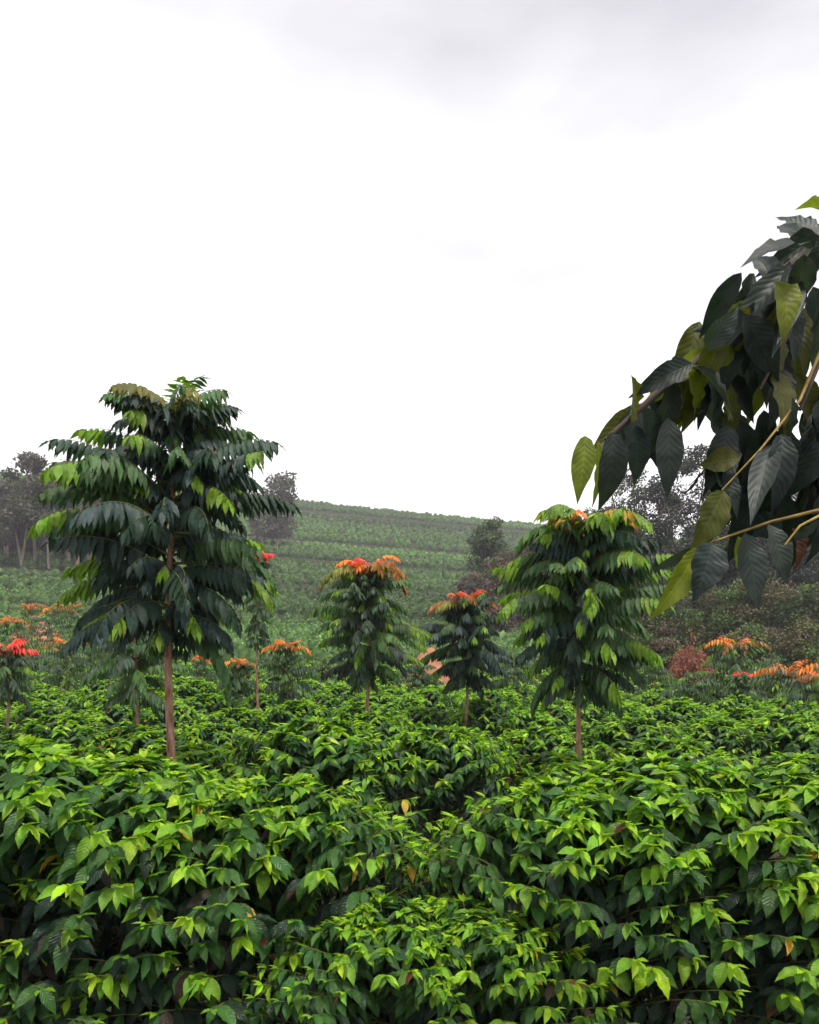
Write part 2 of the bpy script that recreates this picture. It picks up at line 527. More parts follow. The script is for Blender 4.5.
# ---- the hillside plantation: thousands of bushes in contour rows, one mass
def hillside():
    rg = np.random.default_rng(5)
    P = []
    y = 33.0
    while y < 268:
        hw = 0.72 * y + 8
        sp = .95 + y * 0.0028
        n = int(2 * hw / sp)
        x = np.linspace(-hw, hw, n) + rg.uniform(-.3, .3, n)
        yy = y + 2.2 * np.sin(x * 0.021 + 0.6) + 1.1 * np.sin(x * .06 + y * .02) + rg.normal(0, .18, n)
        # missing plants and broader tracks between blocks
        keep = (rg.uniform(size=n) > 0.04) & (np.sin(x * .11 + y * 1.7) + rg.normal(0, .35, n) > -1.35)
        vig = rg.uniform(.62, 1.3)
        P.append(np.stack([x, yy, np.full(n, vig)], 1)[keep])
        y += (max(2.3, 1.2 + y * .024) if y < 225 else 2.1) + (3.0 + y * .03 if int(y / 31) != int((y - 3.2) / 31) else 0)
    P = np.concatenate(P)
    # keep only ground that can be seen
    P = P[np.abs(P[:, 0]) < 0.68 * P[:, 1] + 6]
    n = len(P)
    z = terrain(P[:, 0], P[:, 1])
    d = P[:, 1]
    k = 22
    s = (0.85 + 0.3 * rg.uniform(size=n)) * (1 + d * .0022)
    u = rg.normal(size=(n, k, 3)); u /= np.linalg.norm(u, axis=2, keepdims=True)
    u[..., 2] = np.abs(u[..., 2]) * 1.0
    rad = rg.uniform(.72, 1.05, (n, k, 1)) * s[:, None, None]
    c = u * rad * np.array([.64, .56, 1.05])
    c = c + np.stack([P[:, 0], P[:, 1], z + .15], 1)[:, None]
    dirs = np.cross(u, rg.normal(size=(n, k, 3))) + u * .25 + np.array([0, 0, -.5])
    size = np.clip(.17 + d * .0009, .17, .36)[:, None] * rg.uniform(.7, 1.3, (n, k))
    base = np.array([(.095, .200, .038), (.078, .168, .036), (.135, .26, .045), (.050, .105, .033)])
    ci = rg.choice(4, size=(n, k), p=[.38, .34, .13, .15])
    # whole blocks of the plantation differ in vigour
    blk = 1 + .22 * np.sin(P[:, 0] * .03 + P[:, 1] * .05) + .15 * np.sin(P[:, 1] * .13)
    col = base[ci] * (blk * P[:, 2])[:, None, None] * rg.uniform(.85, 1.15, (n, k, 1)) * rg.uniform(.75, 1.25, (n, 1, 1))
    N = n * k
    A = np.concatenate([c.reshape(N, 3), dirs.reshape(N, 3), (u + rg.normal(0, .22, u.shape) + np.array([0, 0, .15])).reshape(N, 3), size.reshape(N, 1), size.reshape(N, 1) * .75,
                        col.reshape(N, 3), np.full((N, 1), .25), np.full((N, 1), .3)], 1)
    lv = Leaves(); lv.a = A
    o = lv.build('hillside_coffee_rows', M_FARLEAF, T_FAR)
    # the dense bodies of the bushes, uneven domes under the outer leaves
    nr, ns = 4, 9
    el = np.linspace(0, 1.0, nr + 1) * math.pi / 2
    az = np.linspace(0, 2 * math.pi, ns, endpoint=False)
    E, A_ = np.meshgrid(el, az, indexing='ij')
    dome = np.stack([np.cos(E) * np.cos(A_) * (1 + .15 * np.sin(2 * E)), np.cos(E) * np.sin(A_) * (1 + .15 * np.sin(2 * E)), np.sin(E)], -1).reshape(1, -1, 3)
    m = dome.shape[1]
    V = dome * rg.uniform(.78, 1.12, (n, m, 1)) * (s[:, None, None] * np.array([.60, .50, 1.0]) * (.85 + .3 * rg.uniform(size=(n, 1, 3))))
    V = V + np.stack([P[:, 0], P[:, 1], z - .12], 1)[:, None]
    qd = []
    for i in range(nr):
        for j in range(ns):
            qd.append((i * ns + j, i * ns + (j + 1) % ns, (i + 1) * ns + (j + 1) % ns, (i + 1) * ns + j))
    qd = (np.array(qd)[None] + (np.arange(n) * m)[:, None, None]).reshape(-1, 4)
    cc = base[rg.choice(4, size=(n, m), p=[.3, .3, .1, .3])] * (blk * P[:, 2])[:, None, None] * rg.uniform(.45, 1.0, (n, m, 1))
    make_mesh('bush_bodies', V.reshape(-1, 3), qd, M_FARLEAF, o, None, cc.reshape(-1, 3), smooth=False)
    tag(o, 'rows of coffee plants running across the whole hillside behind the trees', 'coffee rows', kind='stuff')
    print('hill bushes', n)


hillside()


# ------------------------------------------------------------------ compound-leaved shade trees
D_DARK = (.024, .056, .034)
D_BLUE = (.036, .066, .058)
D_MID = (.052, .115, .034)
D_LIME = (.14, .26, .014)
D_OLIVE = (.17, .17, .025)
D_ORANGE = (.68, .20, .022)
D_BROWN = (.27, .12, .030)
D_RED = (.80, .06, .055)
D_YELLOW = (.55, .33, .02)


def compound_leaf(rg, lv, tb, p, az, e0, L, droop, npair, ll, cols, tipcol=None, tipfrac=.0, hang=.8, lw=.25, r=.0045):
    """one pinnate leaf: arching rachis with leaflets hanging in pairs"""
    step = L / (npair + 2)
    pts = [np.array(p, float)]
    e = e0
    bow = rg.normal(0, .25)
    n = npair + 2
    dirs = []
    for k in range(n):
        u = k / (n - 1)
        e = e0 - droop * u ** 1.3
        a = az + bow * u
        dv = np.array([math.cos(a) * math.cos(e), math.sin(a) * math.cos(e), math.sin(e)])
        dirs.append(dv); pts.append(pts[-1] + dv * step)
    tb.add(pts, r, r * .4, 3)
    cbase = cols[rg.integers(len(cols))]
    g = 1 + rg.normal(0, .15)
    down = np.array([0, 0, -1.0])
    for k in range(2, n + 1):
        u = k / n
        dv = dirs[min(k, n - 1)]
        side = np.cross(dv, (0, 0, 1)); side /= max(np.linalg.norm(side), 1e-6)
        prof = (0.55 + 0.45 * math.sin(math.pi * min(1, u * 1.02)) ** .7)
        for s in (-1, 1):
            if rg.uniform() < .03: continue
            hh = hang * rg.uniform(.75, 1.2)
            dd = side * s * rg.uniform(.40, .75) + down * hh + dv * (.22 + .35 * u)
            nn = side * s * .75 + np.array([0, 0, .65]) + dv * .35 + rg.normal(0, .12, 3)
            c = cbase
            if tipcol is not None and u > 1 - tipfrac: c = tipcol
            lv.add(pts[k], dd, nn, ll * prof * rg.uniform(.85, 1.12), ll * lw * rg.uniform(.85, 1.15) * (.75 + .25 * prof), jit(rg, tuple(x * g for x in c), .12),
                   rg.uniform(.05, .35), rg.uniform(.1, .35))
    # end leaflet
    lv.add(pts[-1], dirs[-1] + down * .3, np.array([0, 0, 1.]) + dirs[-1] * .3, ll * .7, ll * lw * .8, jit(rg, tipcol or cbase, .1), .2, .2)


def shade_tree(p, d, top, bottom, prof, label, seed, leaf=.75, nleaf=90, ll=.21, cols=(D_DARK, D_BLUE, D_MID), lime=.25, limecol=D_LIME,
               flush=None, tmpl=T_MID, npair=14, trunk_r=.034, ground_z=None, name='shade_tree', group=None, lean=0.0, stub=None):
    """prof: list of (fraction of crown height from bottom, half width in metres)"""
    rg = np.random.default_rng(seed)
    gx = px(p, d)
    gz = float(terrain(gx, d)) if ground_z is None else ground_z
    root = empty(name, (gx, d, gz))
    tag(root, label, 'tree', group)
    zt, zb = pz(top, d) - gz, pz(bottom, d) - gz
    H = zt - .18 * leaf
    trunk = Tubes()
    n = 16
    tp = [np.array([lean * (t ** 2) * H * .1 + .022 * math.sin(t * 7 + seed), .02 * math.sin(t * 7 + seed * 2), H * t]) for t in np.linspace(0, 1, n)]
    trunk.add(tp, trunk_r, trunk_r * .25, 10, rad=trunk_r * (1.0 - .75 * np.linspace(0, 1, n) ** 1.5) * (1 + .25 * np.exp(-np.linspace(0, 1, n) * 14)))
    trunk.build('trunk', M_BARK, root)
    lv, tb = Leaves(), Tubes()
    fl, ft = Leaves(), Tubes()
    pf = np.array(prof)

    def axis(z):
        t = min(max(z / H, 0), 1) * (n - 1)
        i = min(int(t), n - 2)
        return tp[i] * (1 - (t - i)) + tp[i + 1] * (t - i)
    for i in range(nleaf):
        f = (i + rg.uniform(0, 1)) / nleaf
        # leaves gather in loose tiers
        f = f + .028 * math.sin(f * 2 * math.pi * 6)
        hw = float(np.interp(f, pf[:, 0], pf[:, 1])) * (rg.uniform(.72, 1.05) if i % 4 else rg.uniform(.4, .65))
        z = zb + (H - zb) * min(max(f, 0), 1)
        az = i * 2.39996 + rg.normal(0, .35)
        stubL = max(0.0, hw - leaf * .82)
        e0 = R(48 * f - 2 + rg.normal(0, 10))
        drop = R(55 + rg.normal(0, 10))
        z += .25 * hw * (1 - f)                     # limbs leave the trunk a little above where their leaves hang
        a0 = axis(min(z, H))
        q0 = a0
        if stubL > .05:
            dv = np.array([math.cos(az) * math.cos(e0), math.sin(az) * math.cos(e0), math.sin(e0)])
            q0 = a0 + dv * stubL
            tb.add([a0, q0], .012, .007, 4)
        L = min(hw, leaf) * rg.uniform(.95, 1.15)
        isl = rg.uniform() < lime
        compound_leaf(rg, lv, tb, q0, az, e0, L, drop, max(5, int(npair * L / leaf)), ll * (.7 + .3 * L / leaf), cols,
                      limecol if isl else None, rg.uniform(.12, .45) if isl else 0, hang=rg.uniform(.7, 1.1))
    # soft new growth at the top
    if flush:
        tz = axis(H)
        for (kk, e0, Lf, colr, dr, spread) in flush:
            for j in range(kk):
                az = j * 2 * math.pi / kk + rg.normal(0, .25) + spread
                compound_leaf(rg, fl, ft, tz - np.array([0, 0, rg.uniform(0, .05)]), az, R(e0 + rg.normal(0, 6)), leaf * Lf * rg.uniform(.85, 1.1), R(dr),
                              max(5, int(npair * Lf)), ll * (.5 + .45 * Lf), colr, hang=.65 if e0 < 55 else .25)
        fl.build('new_growth', M_LEAFLET, tmpl, root, seed + 1)
    tb.build('branches', M_TWIG, root)
    lv.build('foliage', M_LEAFLET, tmpl, root, seed)
    return root


# large dark tree at left
shade_tree(172, 5.0, 398, 646, [(0, .52), (.12, .62), (.3, .68), (.5, .76), (.62, .72), (.8, .54), (1, .42)],
           'large dark-leaved shade tree with a bare reddish trunk standing behind the front hedge', 101,
           leaf=.62, nleaf=140, ll=.20, tmpl=T_HI, trunk_r=.037, lime=.2, cols=(D_DARK, D_BLUE, D_DARK, D_BLUE, D_MID),
           flush=[(6, 42, .8, (D_MID, D_OLIVE), 70, 0), (4, 66, .5, (D_LIME, D_MID), 60, .3)])
# middle-right tree
shade_tree(581, 6.2, 520, 692, [(0, .42), (.15, .58), (.4, .68), (.65, .68), (.85, .56), (1, .35)],
           'dark shade tree topped with lime leaves and one orange shoot, right of centre', 102,
           leaf=.64, nleaf=118, ll=.20, tmpl=T_HI, trunk_r=.028, lime=.4, cols=(D_DARK, D_BLUE, D_MID, (.045, .10, .034), D_MID),
           flush=[(7, 44, 1.12, ((.13, .25, .02), (.08, .17, .03), D_LIME), 92, .2), (6, 62, .85, (D_LIME, (.26, .30, .015), (.20, .30, .018)), 88, .6), (1, 54, .9, (D_ORANGE,), 70, .3), (1, 54, .85, (D_YELLOW,), 80, 5.4), (1, 54, .75, (D_ORANGE,), 70, 4.4), (1, 54, .6, (D_YELLOW,), 60, 3.0)])
RF = [(8, 42, 1.2, (D_BROWN, D_OLIVE), 105, 0), (6, 58, .85, (D_ORANGE, D_BROWN), 95, .5), (6, 60, .62, (D_RED,), 60, .2)]
RF2 = [(7, 35, 1.0, (D_OLIVE, (.10, .16, .02), D_BROWN), 85, 0), (6, 62, .65, (D_ORANGE, (.8, .12, .04)), 50, .5)]
RF3 = [(9, 36, .95, (D_ORANGE, D_BROWN, (.10, .16, .02)), 80, 0), (5, 60, .5, (D_ORANGE, (.75, .12, .05)), 55, .3)]
RF4 = [(9, 24, .85, (D_RED, (.6, .05, .04)), 40, 0), (6, 50, .6, (D_RED,), 40, .4)]
RF6 = [(7, 36, .62, (D_ORANGE, D_BROWN, (.12, .17, .02)), 95, 0), (6, 60, .45, (D_ORANGE, (.75, .12, .05)), 60, .3)]
RF5 = [(6, 30, .6, (D_RED, (.10, .16, .02)), 45, 0), (4, 60, .4, (D_RED,), 40, .4)]
GG = ((.060, .115, .050), (.048, .085, .056), (.080, .165, .045))
shade_tree(368, 9.4, 566, 684, [(0, .40), (.2, .64), (.5, .68), (.8, .56), (1, .34)],
           'mid-sized shade tree with a bright red tuft above orange-brown arching leaves', 103,
           leaf=.58, nleaf=115, ll=.18, lime=.35, cols=GG, flush=RF, trunk_r=.03)
shade_tree(466, 11.0, 598, 688, [(0, .42), (.2, .66), (.5, .70), (.8, .56), (1, .36)],
           'slim dark shade tree with an orange-red crest between the two taller centre trees', 104,
           leaf=.58, nleaf=115, ll=.19, lime=.12, cols=(D_DARK, D_BLUE, D_MID), flush=RF2, trunk_r=.03)
shade_tree(136, 8.8, 600, 706, [(0, .45), (.3, .58), (.7, .5), (1, .3)],
           'smaller grey-green shade tree half hidden behind the large dark tree at left', 105,
           leaf=.55, nleaf=60, ll=.18, lime=.2, cols=GG, trunk_r=.03)
G2 = 'young red-tipped shade trees across the plantation'
SMALL = [
    (288, 12.5, 642, 712, .50, RF3, 'small young tree with an orange crown beside the red-tufted tree'),
    (238, 15.5, 660, 702, .45, RF3, 'small young tree with a yellow-orange top just right of the bare trunk'),
    (258, 13.2, 552, 650, .34, RF4, 'slender young tree whose red leaves poke out right of the large dark crown'),
    (8, 10.5, 642, 700, .50, RF4, 'young tree with a crimson-red top at the far left edge'),
    (735, 16.5, 640, 712, .98, RF3, 'young tree with a flat orange top in front of the dark wood'),
    (742, 14.2, 672, 716, .42, RF5, 'low young tree with a small crimson tuft below the orange-topped one'),
    (792, 14.5, 666, 718, .98, RF3, 'broad young tree with a red and orange crown at the right edge'),
    (52, 27, 606, 668, 1.10, RF3, 'distant young tree with an ochre top in front of the gum grove'),
    (28, 30, 604, 664, .9, RF6, 'distant ochre-topped young tree nearest the left edge'),
    (75, 31, 604, 664, .9, RF6, 'distant ochre-topped young tree close to the dark tree\'s crown'),
    (12, 24, 618, 672, .9, RF3, 'distant young tree with a rounded orange top low at the left edge'),
    (66, 17.5, 640, 692, .75, RF3, 'young grey-green tree with red-orange shoots left of the trunk'),
    (100, 20, 632, 690, .9, RF6, 'young bushy tree behind the left edge of the dark crown'),
    (420, 18, 660, 700, .5, None, 'low green young tree between the two centre trees'),
    (515, 17, 650, 702, .6, None, 'plain green young tree behind the lime-topped tree'),
    (655, 18.5, 655, 710, .6, None, 'green young tree right of the lime-topped tree'),
    (690, 15.5, 672, 718, .6, None, 'low green young tree at the foot of the brown brush'),
    (770, 19.5, 655, 712, .8, None, 'green young tree between the two orange-topped trees at right'),
    (203, 21, 656, 700, .6, RF6, 'tiny orange-tipped tree seen behind the bare trunk'),
    (822, 12.6, 676, 722, .6, RF3, 'young tree with red-orange shoots cut off by the right edge'),
    (325, 21, 655, 704, .6, None, 'green young tree behind the red-tufted tree'),
]
for i, (p, d, top, bot, hw, fl, lab) in enumerate(SMALL):
    shade_tree(p, d, top, bot, [(0, hw * .7), (.3, hw), (.7, hw * .9), (1, hw * .5)], lab, 200 + i, leaf=hw * .95, nleaf=64, ll=.17 + .05 * (hw > .8),
               lime=.15, cols=GG, flush=fl, tmpl=T_LOW, npair=9, trunk_r=.028, name='young_tree', group=G2)


# ------------------------------------------------------------------ background trees
def leafy_tree(p, d, top, base_frac, wpx, label, seed, cols, name='tree', group=None, bark=None, size=.30, ncl=46, per=130, trunk_r=.22, forks=2, spread=.16, dz=0.0,
               shape='oval', leafdrop=-.3, lean=0.0):
    rg = np.random.default_rng(seed)
    gx = px(p, d); gz = float(terrain(gx, d)) + dz
    H = pz(top, d) - gz
    W = wpx / F * d
    root = empty(name, (gx, d, gz)); tag(root, label, 'tree', group)
    tb = Tubes()
    lim = Tubes()
    tips = []
    hb = H * base_frac
    for f in range(forks):
        a = rg.uniform(0, 6.28)
        top_r = W * .35 * (0 if forks == 1 else 1)
        off = np.array([math.cos(a), math.sin(a) * .8, 0]) * top_r
        pts = [np.array([0, 0, 0.]) + off * t ** 1.5 + np.array([.15 * math.sin(t * 5 + a) + lean * t, 0, H * .9 * t]) for t in np.linspace(0, 1, 9)]
        tb.add(pts, trunk_r / math.sqrt(forks), trunk_r * .15, 7)
        tips.append(pts)
    lv = Leaves(); arr = []
    for k in range(ncl):
        u = rg.uniform(0, 1)
        if shape == 'oval':
            ww = math.sqrt(max(.06, 1 - (2 * u - .95) ** 2))
        elif shape == 'tall':
            ww = (.55 + .45 * math.sin(u * 3.1)) * (1 - .35 * u)
        else:
            ww = math.sqrt(max(.05, 1 - u ** 2))
        a = rg.uniform(0, 6.28); rr = math.sqrt(rg.uniform(.05, 1)) * W * ww * .5 * 1.0
        z = hb + (H - hb) * (u * .93)
        c = np.array([rr * math.cos(a), rr * math.sin(a), z])
        pts = tips[k % forks]
        t = min(.95, max(.15, (z - (H - hb) * .12) / (H * .9)))
        i = min(int(t * 8), 7)
        s = pts[i] + (pts[i + 1] - pts[i]) * (t * 8 - i)
        c = c + s * np.array([.6, .6, 0])
        mdp = (s + c) / 2 + np.array([0, 0, -.1 * rr])
        lim.add([s, mdp, c], trunk_r * .22, trunk_r * .05, 4)
        sg = spread * W * rg.uniform(.6, 1.25)
        n = int(per * rg.uniform(.6, 1.3))
        g = rg.normal(size=(n, 3)); 
        g = g / np.linalg.norm(g, axis=1, keepdims=True) * rg.uniform(.3, 1.0, (n, 1)) ** .5
        pos = c + g * sg * np.array([1.2, 1.2, .75])
        dr = rg.normal(size=(n, 3)) * .6 + g * .5 + np.array([0, 0, leafdrop])
        nn = rg.normal(size=(n, 3)) * .5 + g + np.array([0, 0, .5])
        base = np.array(cols[rg.integers(len(cols))]) * rg.uniform(.75, 1.3)
        col = base * rg.uniform(.65, 1.4, (n, 1)) * rg.uniform(.9, 1.1, (n, 3))
        sz = size * rg.uniform(.6, 1.4, (n, 1))
        arr.append(np.concatenate([pos, dr, nn, sz, sz * .55, col, np.full((n, 1), .2), np.full((n, 1), .2)], 1))
    lv.a = np.concatenate(arr)
    tb.build('trunk', bark or M_DARKBARK, root)
    lim.build('limbs', bark or M_DARKBARK, root)
    lv.build('crown', M_FARLEAF, T_FAR, root, seed)
    return root


E1 = [(.060, .066, .050), (.042, .045, .042), (.090, .095, .060)]
# gum grove on the left
GUM = 'tall gum trees in the grove at left'
grove = [
    (-30, 104, 490, .48, 64, 'tall gum tree partly outside the left edge'),
    (6, 106, 482, .48, 50, 'tall gum tree with a broad grey crown at the left edge of the grove'),
    (36, 103, 458, .50, 46, 'tallest gum tree of the left grove, standing against the white sky'),
    (68, 105, 456, .48, 48, 'tall gum tree with a bushy top beside the tallest one'),
    (22, 101, 498, .55, 42, 'shorter gum tree in front of the grove with bare pale trunks'),
    (50, 100, 514, .58, 32, 'slim gum tree with a high small crown in the middle of the grove'),
    (88, 102, 503, .55, 34, 'gum tree at the right end of the grove next to the dark crown'),
    (-8, 99, 520, .55, 40, 'low gum tree with pink-grey trunks at the left edge'),
    (112, 105, 492, .5, 40, 'gum tree hidden mostly behind the large dark crown'),
    (76, 99, 530, .55, 26, 'small gum tree in front of the right half of the grove'),
    (12, 114, 520, .12, 60, 'dark low tree filling the back of the left grove behind the gum trunks'),
    (52, 115, 524, .12, 60, 'dark low tree at the back of the grove under the tallest gum'),
    (92, 114, 522, .12, 60, 'dark low tree at the back of the right end of the left grove'),
]
for i, (p, d, top, bf, w, lab) in enumerate(grove):
    leafy_tree(p, d, top, bf, w, lab, 300 + i, E1 if i < 10 else [(.035, .035, .035), (.05, .045, .04)], 'gum_tree' if i < 10 else 'understorey_tree', GUM if i < 10 else 'dark low trees behind the gum trunks',
               M_EUC if i < 10 else None, size=.55, ncl=34 if i < 10 else 44, per=150, trunk_r=.30 if i < 10 else .15, shape='oval', spread=.17)
# lone gum on the hill shoulder
leafy_tree(277, 150, 474, .2, 36, 'lone gum tree on the hill right of the dark crown', 330, [(.10, .10, .08), (.08, .085, .06)], 'gum_tree', None, M_EUC, size=.7, ncl=46, per=90, trunk_r=.3, shape='tall', spread=.2)
leafy_tree(262, 148, 492, .2, 30, 'shorter gum tree tucked behind the lone one on the hill', 331, [(.10, .10, .08), (.08, .085, .06)], 'gum_tree', None, M_EUC, size=.7, ncl=34, per=80, trunk_r=.3, shape='tall', spread=.2)
# clump at the foot of the hill, right of centre
leafy_tree(489, 84, 519, .12, 44, 'dark upright tree on the hill between the two centre trees', 340, [(.045, .075, .040), (.075, .11, .045)], 'hill_tree', None, None, size=.34, ncl=56, per=220, shape='tall', spread=.2)
BR = [(.13, .075, .06), (.085, .07, .055), (.10, .10, .06)]
HB = 'shrubby trees at the foot of the hill'
for i, (p, d, top, w, lab) in enumerate([
        (512, 78, 548, 44, 'brown leafless-looking thicket tree right of the dark hill tree'),
        (540, 76, 540, 46, 'brown and grey thicket tree behind the lime-topped crown'),
        (476, 74, 575, 40, 'low brown-green scrub tree at the foot of the dark hill tree'),
        (528, 66, 585, 50, 'low dusty scrub tree behind the left side of the lime-topped tree'),
        (497, 62, 600, 40, 'rounded scrub tree just above the orange-crested tree')]):
    leafy_tree(p, d, top, .1, w, lab, 350 + i, BR, 'scrub_tree', HB, None, size=.30, ncl=40, per=170, trunk_r=.12, shape='oval', spread=.2)
# dark wood at right
W1 = [(.032, .045, .032), (.052, .050, .046), (.026, .034, .034), (.060, .085, .036)]
WG = 'tall trees of the dark wood at right'
wood = [
    (605, 66, 500, .1, 84, 'wood tree seen just over the lime-topped tree'),
    (636, 64, 468, .12, 84, 'open-crowned wood tree with sky showing through beside the hanging leaves'),
    (680, 60, 440, .12, 92, 'tall thin-crowned wood tree behind the hanging leaves'),
    (722, 58, 432, .22, 90, 'tall dark wood tree behind the olive leaves of the overhanging branch'),
    (768, 60, 425, .22, 92, 'tall dark wood tree behind the densest hanging leaves'),
    (812, 56, 432, .2, 96, 'tall dark wood tree at the right edge'),
    (870, 58, 430, .2, 96, 'tall wood tree mostly outside the right edge'),
    (700, 52, 530, .1, 80, 'mid-height dark tree in the wood left of the orange-topped tree'),
    (755, 50, 520, .1, 80, 'mid-height dark tree in the wood above the orange-topped tree'),
    (805, 49, 525, .1, 80, 'mid-height dark tree in the wood near the right edge'),
    (625, 54, 555, .1, 70, 'mid-height dark tree behind the lime-topped crown'),
    (660, 53, 545, .1, 70, 'mid-height dark tree between the lime-topped crown and the hanging leaves'),
]
for i, (p, d, top, bf, w, lab) in enumerate(wood):
    leafy_tree(p, d, top, bf, w, lab, 400 + i, W1, 'wood_tree', WG, None, size=.25, ncl=74 if i > 2 else 78, per=250, trunk_r=.2, shape='oval', spread=.15 if i > 2 else .12)
S1 = [(.070, .12, .030), (.050, .080, .030), (.11, .12, .040), (.10, .07, .05)]
SG = 'shrubs along the edge of the dark wood'
shr = [(655, 44, 600, 66, 'dull green shrub right of the lime-topped tree'), (700, 42, 585, 66, 'dull shrub behind the brown brush'),
       (738, 41, 575, 66, 'olive shrub behind the orange-topped young tree'), (775, 40, 570, 70, 'pale olive shrub below the hanging brown leaf'),
       (812, 39, 578, 66, 'olive shrub at the right edge of the wood'), (628, 40, 628, 50, 'low shrub tight against the lime-topped tree'),
       (760, 34, 625, 60, 'low shrub behind the two crimson and orange young trees'), (810, 33, 622, 60, 'low shrub at the right edge behind the broad orange-topped tree'),
       (668, 34, 640, 50, 'low green shrub left of the brown brush'), (850, 38, 580, 66, 'shrub cut off by the right edge')]
for i, (p, d, top, w, lab) in enumerate(shr):
    leafy_tree(p, d, top, .02, w, lab, 450 + i, S1, 'shrub', SG, None, size=.17, ncl=44, per=230, trunk_r=.06, forks=3, shape='oval', spread=.18)


# reddish dry brush
def dry_brush(p, d, top, wpx, label, seed):
    rg = np.random.default_rng(seed)
    gx = px(p, d); gz = float(terrain(gx, d)); H = pz(top, d) - gz; W = wpx / F * d
    root = empty('dry_brush', (gx, d, gz)); tag(root, label, 'dry bush')
    tb = Tubes(); lv = Leaves()
    for k in range(150):
        a = rg.uniform(0, 6.28); r = W * .5 * math.sqrt(rg.uniform(0, 1))
        h = H * (1 - .55 * (r / W * 2) ** 2) * rg.uniform(.82, 1.0)
        b = np.array([.25 * r * math.cos(a), .25 * r * math.sin(a), 0])
        m_ = np.array([.6 * r * math.cos(a), .6 * r * math.sin(a), h * .8])
        e = np.array([r * math.cos(a), r * math.sin(a), h * rg.uniform(.7, 1.0)])
        f = e + np.array([.25 * math.cos(a), .25 * math.sin(a), -.5 * h * rg.uniform(.2, 1)])
        tb.add([b, m_, e, f], .016, .006, 3)
        for j in range(26):
            t = rg.uniform(0, 1); q_ = (m_ * (1 - t) + e * t) if j % 2 else (e * (1 - t) + f * t)
            lv.add(q_ + rg.normal(0, .06, 3), rg.normal(0, .5, 3) + np.array([0, 0, -.7]), rg.normal(0, 1, 3), .13, .045, jit(rg, (.30, .11, .075), .25), .2, .2)
    tb.build('dead_stems', noise_material('dry_stem', [(.16, .07, .05), (.32, .15, .11)], 20), root)
    lv.build('dry_leaves', M_FARLEAF, T_FAR, root, seed)


dry_brush(690, 26, 630, 52, 'mound of reddish brown dry brush at the edge of the wood', 5)


# red earth banks showing between the plants
def earth_bank(p, d, wpx, h, label, seed):
    rg = np.random.default_rng(seed)
    gx = px(p, d); W = wpx / F * d
    n = 26
    gx_, gy_ = np.meshgrid(np.linspace(-1, 1, n), np.linspace(-1, 1, n), indexing='ij')
    rr = np.sqrt(gx_ ** 2 + gy_ ** 2)
    z = h * np.clip(1 - rr ** 2.4, -.15, 1) * (1 + .18 * np.sin(gx_ * 6 + seed) * np.cos(gy_ * 5)) + rg.normal(0, h * .03, gx_.shape)
    v = np.stack([gx_ * W / 2, gy_ * W * .45, z], -1).reshape(-1, 3)
    ix = np.arange(n * n).reshape(n, n)
    qd = np.stack([ix[:-1, :-1], ix[1:, :-1], ix[1:, 1:], ix[:-1, 1:]], -1).reshape(-1, 4)
    o = make_mesh('earth_bank', v, qd, M_BANK)
    o.location = (gx, d, float(terrain(gx, d)))
    tag(o, label, 'earth bank', kind='structure')


M_BANK = noise_material('bare_red_earth', [(.22, .085, .05), (.36, .15, .09), (.44, .22, .14)], 2.5, bump=.8, dist=.05)
earth_bank(426, 25, 84, 2.0, 'bare red earth bank between the two centre trees', 1)
earth_bank(38, 36, 84, 2.4, 'bare red earth bank in front of the left grove', 2)


# ------------------------------------------------------------------ power line behind the right-hand trees
def power_line():
    m, nt, out = new_mat('cable_rubber')
    bs = nt.nodes.new('ShaderNodeBsdfPrincipled'); bs.inputs['Base Color'].default_value = (.03, .03, .032, 1); bs.inputs['Roughness'].default_value = .6
    nt.links.new(bs.outputs[0], out.inputs[0])
    d = 44.0
    poles = []
    for k, (p, lab) in enumerate([(588, 'weathered wooden utility pole hidden behind the lime-topped tree'), (1180, 'weathered wooden utility pole beyond the right edge of the view')]):
        x = px(p, d); gz = float(terrain(x, d))
        root = empty('utility_pole', (x, d, gz)); tag(root, lab, 'utility pole', 'utility poles of the power line')
        h = pz(515, d) - gz
        t = Tubes(); t.add([(0, 0, 0), (0, 0, h * .5), (0, 0, h)], .13, .09, 10); t.build('shaft', M_DARKBARK, root)
        c = Tubes(); c.add([(0, -.7, h - .3), (0, .7, h - .3)], .05, .05, 6); c.build('crossarm', M_DARKBARK, root)
        poles.append((x, d, gz + h - .24))
    for k, (dy, lab) in enumerate([(-.6, 'nearer thin dark cable sagging across the dark wood'), (.6, 'farther thin dark cable sagging across the dark wood')]):
        a = np.array(poles[0]) + np.array([0, dy, 0]); b = np.array(poles[1]) + np.array([0, dy, 0])
        b[2] = a[2]
        pts = [a * (1 - t) + b * t - np.array([0, 0, 1.0 * 4 * t * (1 - t)]) for t in np.linspace(0, 1, 24)]
        t = Tubes(); t.add(pts, .014, .014, 4)
        tag(t.build('power_cable', m), lab, 'cable', 'cables of the power line')


power_line()


